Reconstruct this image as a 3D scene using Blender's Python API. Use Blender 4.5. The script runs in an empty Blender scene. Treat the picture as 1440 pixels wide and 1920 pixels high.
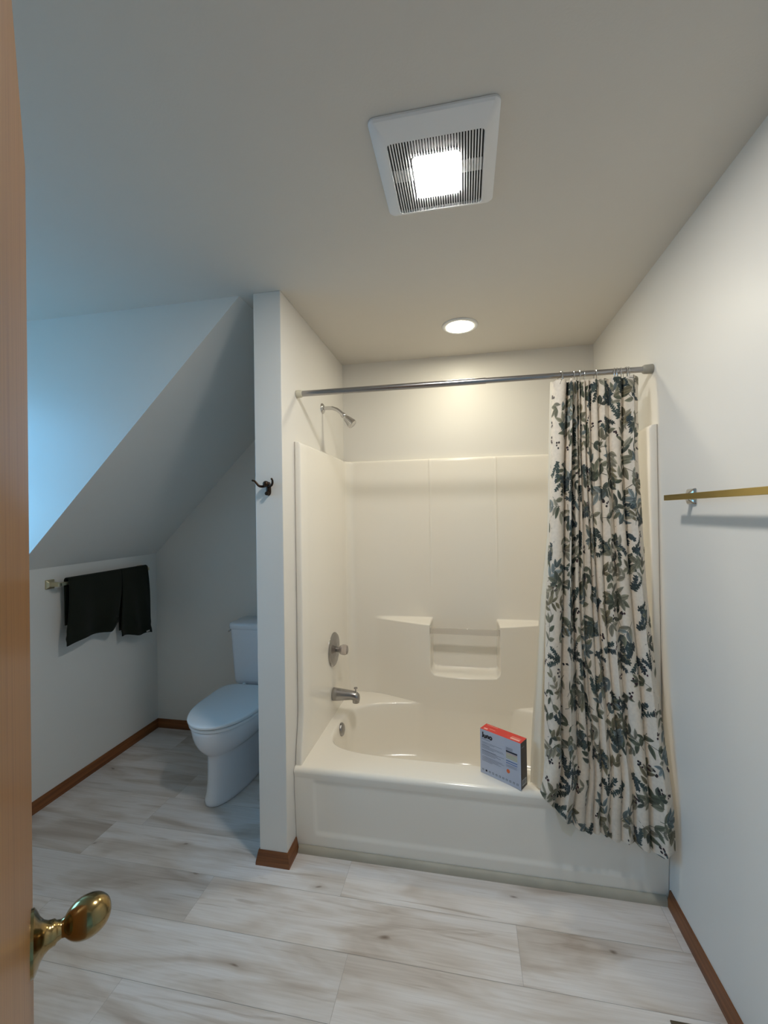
import bpy, bmesh, math, random
from mathutils import Vector, Matrix, noise as mnoise
R = random.Random(7)
PI = math.pi
sc = bpy.context.scene
COL = sc.collection

# ---------------------------------------------------------------- room numbers (metres)
W = 1.524; D = .846; H = 2.489
WX0, WX1, WY = -1.652, -1.524, -.099          # wing wall beside the tub
XL = -2.955; ZK = 1.250; YT = .886            # knee wall, its height, toilet back wall
XS = -1.721                                   # where the slope meets the flat ceiling
YF = -1.80                                    # inner face of the entrance wall
YC0, YC1 = -.093, -1.50                       # dormer cheeks
XW = -3.62                                    # dormer window wall

# ---------------------------------------------------------------- helpers
def link(o, parent=None):
    COL.objects.link(o)
    if parent: o.parent = parent
    return o

class MB:
    def __init__(s): s.v = []; s.f = []; s.m = []
    def quad(s, a, b, c, d, m=0):
        i = len(s.v); s.v += [tuple(a), tuple(b), tuple(c), tuple(d)]; s.f.append((i, i+1, i+2, i+3)); s.m.append(m)
    def poly(s, pts, m=0):
        i = len(s.v); s.v += [tuple(p) for p in pts]; s.f.append(tuple(range(i, i+len(pts)))); s.m.append(m)
    def box(s, x0, x1, y0, y1, z0, z1, m=0):
        x0, x1 = min(x0, x1), max(x0, x1); y0, y1 = min(y0, y1), max(y0, y1); z0, z1 = min(z0, z1), max(z0, z1)
        i = len(s.v)
        s.v += [(x0,y0,z0),(x1,y0,z0),(x1,y1,z0),(x0,y1,z0),(x0,y0,z1),(x1,y0,z1),(x1,y1,z1),(x0,y1,z1)]
        for f in ((0,3,2,1),(4,5,6,7),(0,1,5,4),(1,2,6,5),(2,3,7,6),(3,0,4,7)):
            s.f.append(tuple(i+k for k in f)); s.m.append(m)
    def grid(s, rows, close_u=False, close_v=False, m=0, flip=False):
        n = len(rows); k = len(rows[0]); i = len(s.v)
        for r in rows: s.v += [tuple(p) for p in r]
        for a in range(n if close_v else n-1):
            for b in range(k if close_u else k-1):
                a2 = (a+1) % n; b2 = (b+1) % k
                q = (i+a*k+b, i+a*k+b2, i+a2*k+b2, i+a2*k+b)
                s.f.append(q[::-1] if flip else q); s.m.append(m)
        return i
    def cap(s, ring, m=0, flip=False):
        i = len(s.v); s.v += [tuple(p) for p in ring]
        q = tuple(range(i, i+len(ring))); s.f.append(q[::-1] if flip else q); s.m.append(m)
    def lathe(s, prof, o, ax, n=32, m=0, sx=1., sy=1., up=None):
        """prof: list of (radius, distance along axis)"""
        ax = Vector(ax).normalized(); o = Vector(o)
        u = Vector(up) if up else (Vector((0,0,1)) if abs(ax.z) < .9 else Vector((1,0,0)))
        e1 = ax.cross(u).normalized(); e2 = e1.cross(ax).normalized()
        rows = []
        for r, h in prof:
            rows.append([o + ax*h + e1*(r*sx*math.cos(2*PI*k/n)) + e2*(r*sy*math.sin(2*PI*k/n)) for k in range(n)])
        s.grid(rows, close_u=True, m=m)
        if prof[0][0] > 1e-6: s.cap(rows[0], m, True)
        if prof[-1][0] > 1e-6: s.cap(rows[-1], m)
    def tube(s, pts, rad, n=12, m=0, sq=None, caps=True):
        pts = [Vector(p) for p in pts]; N = len(pts)
        rads = rad if isinstance(rad, (list, tuple)) else [rad]*N
        t0 = (pts[1]-pts[0]).normalized()
        u = Vector((0,0,1)) if abs(t0.z) < .9 else Vector((0,1,0))
        e1 = t0.cross(u).normalized(); rows = []
        for i in range(N):
            t = (pts[min(i+1,N-1)] - pts[max(i-1,0)]).normalized()
            e1 = (e1 - t*e1.dot(t)).normalized(); e2 = t.cross(e1)
            rows.append([pts[i] + (e1*math.cos(2*PI*k/n) + e2*math.sin(2*PI*k/n))*rads[i] for k in range(n)])
        s.grid(rows, close_u=True, m=m)
        if caps: s.cap(rows[0], m, True); s.cap(rows[-1], m)
    def build(s, name, mats, parent=None, smooth=True, bevel=0, seg=2, angle=40, weld=True, loc=None):
        me = bpy.data.meshes.new(name); off = Vector(loc) if loc else Vector()
        me.from_pydata([tuple(Vector(v)-off) for v in s.v], [], s.f)
        mats = mats if isinstance(mats, (list, tuple)) else [mats]
        for m in mats: me.materials.append(m)
        me.polygons.foreach_set('material_index', s.m)
        bm = bmesh.new(); bm.from_mesh(me)
        if weld: bmesh.ops.remove_doubles(bm, verts=bm.verts, dist=1e-5)
        bmesh.ops.recalc_face_normals(bm, faces=bm.faces)
        bm.to_mesh(me); bm.free()
        o = bpy.data.objects.new(name, me); link(o, parent)
        if loc: o.location = off
        if smooth:
            for p in me.polygons: p.use_smooth = True
            me.set_sharp_from_angle(angle=math.radians(angle))
        if bevel:
            b = o.modifiers.new('bevel', 'BEVEL'); b.width = bevel; b.segments = seg; b.limit_method = 'ANGLE'
            b.angle_limit = math.radians(35); b.harden_normals = False
        return o

def thing(name, label, cat, loc=(0,0,0), group=None):
    o = bpy.data.objects.new(name, None); o.empty_display_size = .05; link(o)
    o.location = loc; o['label'] = label; o['category'] = cat
    if group: o['group'] = group
    return o
def tag(o, label, cat, group=None):
    o['label'] = label; o['category'] = cat
    if group: o['group'] = group
    return o
def local(o, parent):
    """keep world place when parented to an Empty that is not at the origin"""
    o.parent = parent; o.matrix_parent_inverse = Matrix.Translation(parent.location).inverted()
    return o
def part(mb, name, mat, parent, **k):
    o = mb.build(name, mat, None, **k)
    if parent.type == 'EMPTY': local(o, parent)
    else: o.parent = parent; o.matrix_parent_inverse = (Matrix.Identity(4))
    return o
def struct(mb, name, mat, **k):
    k.setdefault('smooth', False)
    o = mb.build(name, mat, None, **k); o['kind'] = 'structure'; return o

# ---------------------------------------------------------------- materials
def mat(name, col=(.8,.8,.8), rough=.5, metal=0, **k):
    m = bpy.data.materials.new(name); m.use_nodes = True
    b = m.node_tree.nodes['Principled BSDF']
    b.inputs['Base Color'].default_value = (*col, 1); b.inputs['Roughness'].default_value = rough
    b.inputs['Metallic'].default_value = metal
    for kk, v in k.items(): b.inputs[kk.replace('_', ' ')].default_value = v
    return m
def nodes(m): return m.node_tree.nodes, m.node_tree.links, m.node_tree.nodes['Principled BSDF']
def noise_bump(m, scale=200, strength=.1, dist=.001, detail=3, vary=None, vscale=3.):
    N, L, b = nodes(m)
    tc = N.new('ShaderNodeTexCoord'); n = N.new('ShaderNodeTexNoise'); n.inputs['Scale'].default_value = scale
    n.inputs['Detail'].default_value = detail
    L.new(tc.outputs['Object'], n.inputs['Vector'])
    bp = N.new('ShaderNodeBump'); bp.inputs['Strength'].default_value = strength; bp.inputs['Distance'].default_value = dist
    L.new(n.outputs['Fac'], bp.inputs['Height']); L.new(bp.outputs['Normal'], b.inputs['Normal'])
    if vary:
        n2 = N.new('ShaderNodeTexNoise'); n2.inputs['Scale'].default_value = vscale; L.new(tc.outputs['Object'], n2.inputs['Vector'])
        mx = N.new('ShaderNodeMix'); mx.data_type = 'RGBA'
        c = b.inputs['Base Color'].default_value
        mx.inputs[6].default_value = c; mx.inputs[7].default_value = (c[0]*vary, c[1]*vary, c[2]*vary, 1)
        L.new(n2.outputs['Fac'], mx.inputs[0]); L.new(mx.outputs[2], b.inputs['Base Color'])
    return m

M_wall = noise_bump(mat('wall paint', (.775,.748,.700), .38, Specular_IOR_Level=.35), 260, .12, .0006, vary=.97)
M_ceil = noise_bump(mat('ceiling paint', (.695,.655,.595), .55, Specular_IOR_Level=.3), 160, .25, .001, vary=.97)
M_fib = noise_bump(mat('off-white gelcoat', (.89,.845,.765), .16, Specular_IOR_Level=.5), 14, .03, .002, vary=.985)
M_porc = noise_bump(mat('white vitreous china', (.78,.79,.82), .09), 8, .01, .001)
M_seat = noise_bump(mat('white seat plastic', (.80,.82,.84), .2), 300, .02, .0003)
M_chrome = noise_bump(mat('chrome', (.62,.61,.60), .14, 1), 60, .02, .0005)
M_dchrome = noise_bump(mat('worn brushed chrome', (.38,.37,.37), .26, 1), 90, .05, .0005)
M_brass = noise_bump(mat('satin brass', (.62,.47,.17), .30, 1), 90, .04, .0005)
M_brassd = noise_bump(mat('dull pale brass', (.60,.52,.34), .34, 1), 90, .04, .0005)
M_antique = noise_bump(mat('antique brass', (.42,.30,.13), .17, 1), 40, .05, .0008, vary=.6, vscale=30)
M_bronze = noise_bump(mat('dark bronze', (.045,.028,.018), .35, .8), 200, .3, .001)
M_white = noise_bump(mat('white plastic', (.80,.80,.80), .35), 300, .03, .0003)
M_rubber = noise_bump(mat('cream plastic end', (.62,.58,.46), .5), 200, .05, .0005)
M_greyend = noise_bump(mat('grey plastic end', (.34,.32,.27), .5), 200, .05, .0005)
M_dark = noise_bump(mat('dark cavity', (.02,.02,.022), .6), 100, .05, .0005)
M_caulk = noise_bump(mat('yellowed vinyl strip', (.50,.46,.37), .5), 40, .15, .001, vary=.7, vscale=9)
M_vent = noise_bump(mat('brown painted metal', (.12,.095,.06), .4, .3), 150, .1, .0005)

def wood(name, c1, c2, c3, rough, axis, coat=0.):
    m = mat(name, c1, rough, Specular_IOR_Level=.3, Coat_Weight=coat, Coat_Roughness=.12)
    N, L, b = nodes(m)
    tc = N.new('ShaderNodeTexCoord'); mp = N.new('ShaderNodeMapping'); L.new(tc.outputs['Object'], mp.inputs['Vector'])
    s = [45, 45, 45]; s['xyz'.index(axis)] = 1.6; mp.inputs['Scale'].default_value = s
    n = N.new('ShaderNodeTexNoise'); n.inputs['Scale'].default_value = 1.6; n.inputs['Detail'].default_value = 8; n.inputs['Distortion'].default_value = .8
    L.new(mp.outputs[0], n.inputs['Vector'])
    r = N.new('ShaderNodeValToRGB'); e = r.color_ramp.elements
    e[0].position = .3; e[0].color = (*c2, 1); e[1].position = .72; e[1].color = (*c3, 1); x = e.new(.5); x.color = (*c1, 1)
    L.new(n.outputs['Fac'], r.inputs[0]); L.new(r.outputs[0], b.inputs['Base Color'])
    bp = N.new('ShaderNodeBump'); bp.inputs['Strength'].default_value = .08; bp.inputs['Distance'].default_value = .0006
    L.new(n.outputs['Fac'], bp.inputs['Height']); L.new(bp.outputs[0], b.inputs['Normal'])
    return m
M_base_x = wood('stained baseboard wood x', (.21,.075,.024), (.13,.042,.014), (.28,.105,.036), .42, 'x', .2)
M_base_y = wood('stained baseboard wood y', (.21,.075,.024), (.13,.042,.014), (.28,.105,.036), .42, 'y', .2)
M_door = wood('varnished door wood', (.30,.145,.045), (.23,.10,.03), (.34,.165,.052), .38, 'z', .12)

def floor_mat():
    m = mat('whitewashed oak vinyl', (.6,.57,.54), .42, Specular_IOR_Level=.4)
    N, L, b = nodes(m)
    uv = N.new('ShaderNodeUVMap'); uv.uv_map = 'grain'
    at = N.new('ShaderNodeAttribute'); at.attribute_name = 'tint'
    def nz(sx, sy, scale, detail, dist=0, rough=.5):
        mp = N.new('ShaderNodeMapping'); mp.inputs['Scale'].default_value = (sx, sy, 1); L.new(uv.outputs[0], mp.inputs['Vector'])
        n = N.new('ShaderNodeTexNoise'); n.inputs['Scale'].default_value = scale; n.inputs['Detail'].default_value = detail
        n.inputs['Distortion'].default_value = dist; n.inputs['Roughness'].default_value = rough
        L.new(mp.outputs[0], n.inputs['Vector']); return n.outputs['Fac']
    def ramp(f, *st):
        r = N.new('ShaderNodeValToRGB'); e = r.color_ramp.elements
        e[0].position = st[0][0]; e[0].color = (*st[0][1], 1); e[1].position = st[-1][0]; e[1].color = (*st[-1][1], 1)
        for p, c in st[1:-1]: x = e.new(p); x.color = (*c, 1)
        L.new(f, r.inputs[0]); return r.outputs[0]
    def mix(a, bb, fac, mode='MIX'):
        x = N.new('ShaderNodeMix'); x.data_type = 'RGBA'; x.blend_type = mode
        if isinstance(fac, float): x.inputs[0].default_value = fac
        else: L.new(fac, x.inputs[0])
        L.new(a, x.inputs[6]); L.new(bb, x.inputs[7]); return x.outputs[2]
    broad = ramp(nz(1.1, 5.5, 1.6, 3, 1.0), (.28,(.49,.415,.355)), (.42,(.63,.565,.51)), (.56,(.735,.69,.66)), (.8,(.79,.76,.75)))
    fine = ramp(nz(1.5, 60, 2.4, 6, .6, .65), (.25,(.86,.84,.82)), (.6,(1,1,1)))
    c = mix(broad, fine, 1.0, 'MULTIPLY')
    streak = ramp(nz(.9, 14, 1.7, 4, 1.6), (.60,(1,1,1)), (.70,(.80,.76,.72)), (.80,(.62,.57,.53)))
    c = mix(c, streak, 1.0, 'MULTIPLY')
    # knots
    mp = N.new('ShaderNodeMapping'); mp.inputs['Scale'].default_value = (2.6, 7.5, 1); L.new(uv.outputs[0], mp.inputs['Vector'])
    vo = N.new('ShaderNodeTexVoronoi'); vo.voronoi_dimensions = '2D'; vo.inputs['Scale'].default_value = 1.0
    wn = N.new('ShaderNodeTexNoise'); wn.inputs['Scale'].default_value = 1.3; L.new(mp.outputs[0], wn.inputs['Vector'])
    wm = N.new('ShaderNodeVectorMath'); wm.operation = 'MULTIPLY_ADD'; wm.inputs[1].default_value = (1.2, .5, 0); L.new(wn.outputs['Color'], wm.inputs[0]); L.new(mp.outputs[0], wm.inputs[2])
    L.new(wm.outputs[0], vo.inputs['Vector'])
    kn = ramp(vo.outputs['Distance'], (.0,(.34,.29,.26)), (.022,(.50,.45,.41)), (.055,(.86,.83,.80)), (.20,(1,1,1)))
    vc = N.new('ShaderNodeSeparateColor'); L.new(vo.outputs['Color'], vc.inputs[0])
    gt = N.new('ShaderNodeMath'); gt.operation = 'GREATER_THAN'; gt.inputs[1].default_value = .72; L.new(vc.outputs[0], gt.inputs[0])
    c2 = mix(c, kn, 1.0, 'MULTIPLY'); c = mix(c, c2, gt.outputs[0])
    c = mix(c, at.outputs['Color'], 1.0, 'MULTIPLY')
    L.new(c, b.inputs['Base Color'])
    bp = N.new('ShaderNodeBump'); bp.inputs['Strength'].default_value = .12; bp.inputs['Distance'].default_value = .0008
    L.new(nz(1.5, 60, 2.4, 6, .6, .65), bp.inputs['Height']); L.new(bp.outputs[0], b.inputs['Normal'])
    return m
M_floor = floor_mat(); M_seam = noise_bump(mat('floor seam', (.38,.35,.32), .6), 100, .1, .0005)

def emit(name, col, strength):
    m = bpy.data.materials.new(name); m.use_nodes = True; N = m.node_tree.nodes; N.clear()
    o = N.new('ShaderNodeOutputMaterial'); e = N.new('ShaderNodeEmission'); e.inputs[0].default_value = (*col, 1); e.inputs[1].default_value = strength
    m.node_tree.links.new(e.outputs[0], o.inputs[0]); return m
FAN_E, DOWN_E, SKY_E, EXPO = 208., 104., 8.0, 0.0
M_fanlens = emit('fan light lens', (1., .97, .91), FAN_E)
M_downlens = emit('downlight lens', (1., .93, .72), DOWN_E)

# ---------------------------------------------------------------- room shell
b = MB(); rows_y = [.01 + .205*k for k in range(-9, 5)]        # plank rows run left to right
joint = {}
anchor = {-1: -1.26, -2: -.59, -3: -1.17, -4: -1.88}            # seams the photo shows
planks = []
for k in range(-10, 6):
    y0 = .01 + .205*k; y1 = y0 + .205
    a = anchor.get(k, R.uniform(-1.2, 0)); x = a - 1.22*4
    while x < 1.2:
        x0, x1 = max(x, -3.0), min(x+1.22, 1.1); Y0, Y1 = max(y0, -3.0), min(y1, .93)
        if x1 > x0 and Y1 > Y0: planks.append((x0, x1, Y0, Y1))
        x += 1.22
for k in range(-21, -10):
    y0 = .01+.205*k; x = R.uniform(-1.2, 0)-4.88
    while x < 1.2:
        x0, x1 = max(x, -3.0), min(x+1.22, 1.1)
        if x1 > x0: planks.append((x0, x1, y0, y0+.205))
        x += 1.22
b.box(-3.0, 1.1, -4.4, .93, -.05, -.0008, 1)
nb = len(b.f); g = .0005
for (x0, x1, y0, y1) in planks: b.quad((x0+g,y0+g,0),(x1-g,y0+g,0),(x1-g,y1-g,0),(x0+g,y1-g,0), 0)
fo = struct(b, 'floor', [M_floor, M_seam], weld=False)
me = fo.data; me.uv_layers.new(name='grain'); me.color_attributes.new('tint', 'FLOAT_COLOR', 'CORNER')
uvl = me.uv_layers['grain']; ca = me.color_attributes['tint']
rr = random.Random(3)
for p in me.polygons:
    ox, oy = rr.uniform(0, 40), rr.uniform(0, 40); t = rr.uniform(.90, 1.05); w = rr.uniform(-.012, .012)
    for li in p.loop_indices:
        v = me.vertices[me.loops[li].vertex_index].co
        uvl.data[li].uv = (v.x + ox, v.y + oy); ca.data[li].color = (t+w, t, t-w, 1)

b = MB(); b.box(XW-.12, 1.1, -4.4, .95, H, H+.06); struct(b, 'ceiling', M_ceil)
b = MB(); b.box(0, .1, YF-.12, .95, 0, H); struct(b, 'wall_right', M_wall)
b = MB(); b.box(-1.588, 0, D, .95, 0, H); b.box(XL-.1, -1.588, YT, .95, 0, H); struct(b, 'wall_back', M_wall)
b = MB(); b.box(WX0, WX1, WY, .90, 0, H); struct(b, 'wall_wing', M_wall, bevel=.003)
b = MB(); b.box(XL-.1, XL, YF-.12, .93, 0, ZK)
b.box(XW-.1, XL-.1, YC1-.06, YC0+.06, ZK-.06, ZK); struct(b, 'wall_left', M_wall)
def slope(y0, y1):
    p = [(XS, H), (XL, ZK), (XL-.1, ZK), (XL-.1, ZK+.04), (XS-.09, H)]
    b.poly([(x, y0, z) for x, z in p]); b.poly([(x, y1, z) for x, z in p])
    for i in range(5):
        a, c = p[i], p[(i+1) % 5]; b.quad((a[0],y0,a[1]),(c[0],y0,c[1]),(c[0],y1,c[1]),(a[0],y1,a[1]))
b = MB(); slope(YC0+.06, .90); slope(YF-.1, YC1-.06); struct(b, 'wall_slope', M_wall)
b = MB()
for y0, y1 in ((YC0, YC0+.06), (YC1-.06, YC1)):
    p = [(XS, H), (XL, ZK), (XW-.1, ZK), (XW-.1, H)]
    b.poly([(x, y0, z) for x, z in p]); b.poly([(x, y1, z) for x, z in p])
    for i in range(4):
        a, c = p[i], p[(i+1) % 4]; b.quad((a[0],y0,a[1]),(c[0],y0,c[1]),(c[0],y1,c[1]),(a[0],y1,a[1]))
struct(b, 'wall_dormer_cheeks', M_wall)
wy0, wy1, wz0, wz1 = -1.40, -.22, 1.34, 2.36                     # dormer window opening
b = MB(); b.box(XW-.1, XW, YC1, wy0, ZK, H); b.box(XW-.1, XW, wy1, YC0, ZK, H)
b.box(XW-.1, XW, wy0, wy1, ZK, wz0); b.box(XW-.1, XW, wy0, wy1, wz1, H); struct(b, 'wall_dormer', M_wall)
b = MB()
for y in (wy0, wy1-.05): b.box(XW-.08, XW-.02, y, y+.05, wz0, wz1)
for z in (wz0, wz1-.05, .5*(wz0+wz1)-.02): b.box(XW-.08, XW-.02, wy0+.05, wy1-.05, z, z+.05)
win = struct(b, 'window_1', M_door, bevel=.003)
# entrance wall with the doorway the photo was taken from, and the hall behind it
dx0, dx1, dzt = -.842, -.07, 2.075
b = MB(); b.box(XL-.1, dx0, YF-.12, YF, 0, H); b.box(dx1, 0, YF-.12, YF, 0, H); b.box(dx0, dx1, YF-.12, YF, dzt, H)
struct(b, 'wall_front', M_wall)
b = MB(); b.box(dx0-.002, dx0+.0, YF-.12, YF, 0, dzt); b.box(dx0-.07, dx0-.002, YF-.135, YF-.12, 0, dzt+.06); b.box(dx1, dx1+.06, YF-.135, YF-.12, 0, dzt+.06)
b.box(dx0-.07, dx1+.06, YF-.135, YF-.12, dzt, dzt+.06); struct(b, 'trim_2', M_door, bevel=.002)
hy = -4.3
hx0, hx1, hz0, hz1 = -4.1, -2.9, .45, 2.2                        # unseen opening added in the hall's left wall to let daylight in
b = MB(); b.box(-2.1, -2.0, hy, hx0, 0, H); b.box(-2.1, -2.0, hx1, YF-.12, 0, H); b.box(-2.1, -2.0, hx0, hx1, 0, hz0); b.box(-2.1, -2.0, hx0, hx1, hz1, H); b.box(1.0, 1.1, hy, YF-.12, 0, H)
b.box(-2.1, 1.1, hy-.1, hy, 0, H)
b.box(.1, 1.0, YF-.12, YF-.02, 0, H)
struct(b, 'wall_hall', M_wall)

def baseboard(name, p0, p1, n, m, ms=(0, 0)):
    """flared board from p0 to p1; n points into the room; ms = mitre growth at each end"""
    p0, p1, n = Vector((*p0, 0)), Vector((*p1, 0)), Vector((*n, 0)); t = (p1-p0).normalized()
    prof = [(0, 0), (.014, 0), (.0135, .012), (.006, .052), (.004, .060), (0, .060)]
    b = MB(); A = [p0 + n*d - t*(ms[0]*d) + Vector((0,0,z)) for d, z in prof]; B = [p1 + n*d + t*(ms[1]*d) + Vector((0,0,z)) for d, z in prof]
    for i in range(len(prof)):
        j = (i+1) % len(prof); b.quad(A[i], A[j], B[j], B[i])
    b.poly(A); b.poly(B); return b
def bstruct(parts, name, m):
    b = MB()
    for q in parts:
        i = len(b.v); b.v += q.v; b.f += [tuple(i+k for k in f) for f in q.f]; b.m += q.m
    return struct(b, name, m)
bstruct([baseboard('', (0, -.014), (0, YF), (-1, 0), None)], 'baseboard_right', M_base_y)
bstruct([baseboard('', (XL, YT), (XL, YF), (1, 0), None, (-1, 0))], 'baseboard_left', M_base_y)
bstruct([baseboard('', (WX0, YT), (XL, YT), (0, -1), None, (-1, -1))], 'baseboard_back', M_base_x)
bb = baseboard('', (WX0, WY), (WX1, WY), (0, -1), None, (1, 1)); bstruct([bb], 'baseboard_wing', M_base_x)
bstruct([baseboard('', (WX1, WY), (WX1, -.006), (1, 0), None, (1, 0)), baseboard('', (WX0, YT), (WX0, WY), (-1, 0), None, (-1, 1))], 'baseboard_wing_sides', M_base_y)
b = MB(); n = 7                                                  # quarter-round along the foot of the tub
pr = [(-.002, 0)] + [(-.002 - .020*math.cos(a*PI/2/n), .028*math.sin(a*PI/2/n)) for a in range(n+1)]
Lr = [(-1.508, y, z) for y, z in pr]; Rr = [(-.012, y, z) for y, z in pr]
b.grid([Lr, Rr], close_u=True); b.poly(Lr); b.poly(Rr); struct(b, 'trim_1', M_caulk, smooth=True)

# ---------------------------------------------------------------- door with knob (open into the room)
hd = Vector((.75362, -.65731, 0)).normalized(); nd = Vector((.65731, .75362, 0)).normalized()
E0 = Vector((-1.4115, -1.2733, 0))                               # lower far corner of the visible face
DWID = .752
def dpt(a, o, z): return E0 + hd*a + nd*o + Vector((0, 0, z))
b = MB()
c = [dpt(0,0,.012), dpt(DWID,0,.012), dpt(DWID,-.035,.012), dpt(0,-.035,.012)]
c2 = [Vector((p.x, p.y, 2.0567)) for p in c]
b.poly(c[::-1]); b.poly(c2)
for i in range(4): j = (i+1) % 4; b.quad(c[i], c[j], c2[j], c2[i])
door = struct(b, 'door_1', M_door, bevel=.0015)
ks = MB(); kc = dpt(.062, 0, .912)
ks.lathe([(.0405,0),(.0400,.0035),(.035,.0065),(.0265,.010),(.0205,.0145),(.0175,.019),(.0165,.023),(.0160,.0265),(.0130,.029),(.0115,.034)], kc, nd, 48)
kk = MB(); kk.lathe([(.0115,.0)]+[(.0115,.034),(.0125,.038)] + [(.0275*math.sin(a)**.9, .066 - .030*math.cos(a)) for a in [PI*t/24 for t in range(5, 25)]], kc, nd, 48)
kn = part(kk, 'door_knob', M_antique, door, angle=60); part(ks, 'rosette', M_antique, kn, angle=50)
k3 = MB(); k3.lathe([(.0405,-.035),(.038,-.041),(.0155,-.052),(.0115,-.069)] + [(.0275*math.sin(a)**.9, -.101 + .030*math.cos(a)) for a in [PI*t/16 for t in range(3, 17)]], kc, nd, 32)
part(k3, 'door_knob', M_antique, door, angle=60)

# ---------------------------------------------------------------- tub and shower unit
unit = thing('bathtub_shower_unit', 'off-white one-piece bathtub with tall glossy surround set in the alcove', 'bathtub', (-.762, 0, 0))
XA, XB = -1.494, -.030; YB = .816; ZT = 1.853; CX = -.762; HR = .382
def ss(a, b_, x):
    t = max(0., min(1., (x-a)/(b_-a))); return t*t*(3-2*t)
def bulge(x):
    d = abs(x-CX)/.56; return 0. if d >= 1 else .145*(1-d*d)**1.4
def wall_y(x, z):
    """front surface of the moulded back wall"""
    y = YB - bulge(x)*(1-ss(.850, .872, z))
    # niche between the two shelves, open at the top
    nx0, nx1, nz0, r = -.964, -.566, .562, .035
    qx = abs(x-(nx0+nx1)/2) - ((nx1-nx0)/2 - r); qz = (nz0+r) - z
    d = math.hypot(max(qx, 0), max(qz, 0)) + min(max(qx, qz), 0) - r      # <0 inside
    m = 1-ss(-.010, .004, d)
    yy = YB + .0
    y = y*(1-m) + yy*m
    # shallow raised ribs either side of the middle panel
    for sx in (nx0, nx1):
        if z > .9: y -= .0045*math.exp(-((x-sx)/.005)**2) * ss(.95, 1.5, z)
    return y
def zl(lo, hi, n): return [lo+(hi-lo)*i/n for i in range(n)]
zs = [.30, .35] + zl(HR, .53, 8)+zl(.53, .62, 24)+zl(.62, .84, 12)+zl(.84, .88, 18)+zl(.88, 1.80, 14)+[1.80, 1.83]
tr = [(0., 1.838), (.001, 1.845), (.004, 1.8505), (.010, 1.853), (.020, 1.853), (.0285, 1.853)]
RC = .055
def path(z, off=0.):
    """plan outline of the inner surface at height z, pushed outwards by off"""
    f = ss(.385, .62, z); yf = -.004 + .034*f
    P = []
    P.append((WX1+.001, yf+.010)); P.append((WX1+.002, yf+.002)); P.append((WX1+.006, yf))
    for a in (0, 30, 60, 90):
        a = math.radians(a); P.append((XA-.008+.008*math.sin(a)-off, yf+.008-.008*math.cos(a)))
    for t in (.12, .35, .6, .8, .93): P.append((XA-off, yf+.008 + (YB-RC-yf-.008)*t))
    for a in range(0, 91, 10):
        a = math.radians(a); P.append((XA+RC-(RC+off)*math.cos(a), YB-RC+(RC+off)*math.sin(a)))
    xs = []
    def seg(a, b_, n): xs.extend(zl(a, b_, n))
    seg(-1.42, -.985, 24); seg(-.985, -.945, 22); seg(-.945, -.585, 16); seg(-.585, -.545, 22); seg(-.545, -.104, 24)
    for x in xs: P.append((x, wall_y(x, z)+off))
    for a in range(0, 91, 10):
        a = math.radians(a); P.append((XB-RC+(RC+off)*math.sin(a), YB-RC+(RC+off)*math.cos(a)))
    for t in (.93, .8, .6, .35, .12): P.append((XB+off, yf+.008 + (YB-RC-yf-.008)*t))
    for a in (90, 60, 30, 0):
        a = math.radians(a); P.append((XB+.008-.008*math.sin(a)+off, yf+.008-.008*math.cos(a)))
    P.append((-.006, yf)); P.append((-.002, yf+.002)); P.append((-.001, yf+.010))
    return P
b = MB()
rows = [[(x, y, z) for x, y in path(z)] for z in zs]
for off, z in tr: rows.append([(x, y, z) for x, y in path(z, off)])
b.grid(rows)
part(b, 'surround_wall', M_fib, unit, angle=70)
# deck + basin
cx, cy = CX, .43
def ring(th, grow=0., z=HR):
    c, s = math.cos(th), math.sin(th); n = 5.0 if s < 0 else 2.9
    k = (abs(c)**n + abs(s)**n)**(-1/n)
    return cx + (.690+grow)*k*c, cy + (.310+grow)*k*s
def clipback(x, y, extra=0.): 
    return x, min(y, YB - bulge(x) + extra)
NR = 180
ths = [2*PI*k/NR for k in range(NR)]
for cxx, cyy in ((XA, 0.), (XB, 0.)): ths.append(math.atan2((cyy-cy)/.310, (cxx-cx)/.690) % (2*PI))
ths.sort()
def outer(th):
    c, s = math.cos(th), math.sin(th); best = 9
    if c < 0: best = min(best, (XA-cx)/c)
    if c > 0: best = min(best, (XB-cx)/c)
    if s < 0: best = min(best, (0.-cy)/s)
    x, y = cx+c*best, cy+s*best
    if s > 0:
        lo, hi = 0., best
        for _ in range(30):
            m_ = (lo+hi)/2
            if cy+s*m_ > YB - bulge(cx+c*m_): hi = m_
            else: lo = m_
        x, y = cx+c*lo, cy+s*lo
    return x, y
b = MB(); R0, R1 = [], []
for th in ths:
    rx, ry = ring(th); x, y = rx, ry; ox, oy = outer(math.atan2(ry-cy, rx-cx) % (2*PI)); wl = YB - bulge(rx) - .0005
    if th < PI and ry > wl: x, y = rx, wl; ox, oy = x, y      # the back of the basin runs straight up into the wall
    R0.append((ox, oy, HR)); R1.append((x, y, HR))
prof = [(0., HR), (-.006, HR-.0015), (-.012, HR-.006), (-.016, HR-.014), (-.018, HR-.03), (-.026, .30), (-.036, .20), (-.048, .13), (-.066, .095), (-.10, .078), (-.16, .074)]
rr_ = [R0, R1]
for gr, z in prof[1:]:
    row = []
    for th in ths:
        x, y = ring(th, gr); lim = YB - bulge(x) - .0005 + min(0, gr+.018) 
        y = min(y, lim) if gr > -.11 else min(y, lim)
        if th < PI/2 or th > 3*PI/2:                      # sloping backrest at the far right end
            x -= (HR-z)*.32*max(0, math.cos(th))
        row.append((x, y, z))
    rr_.append(row)
b.grid(rr_, close_u=True); b.cap(rr_[-1])
basin = part(b, 'basin', M_fib, unit, angle=60)
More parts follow.
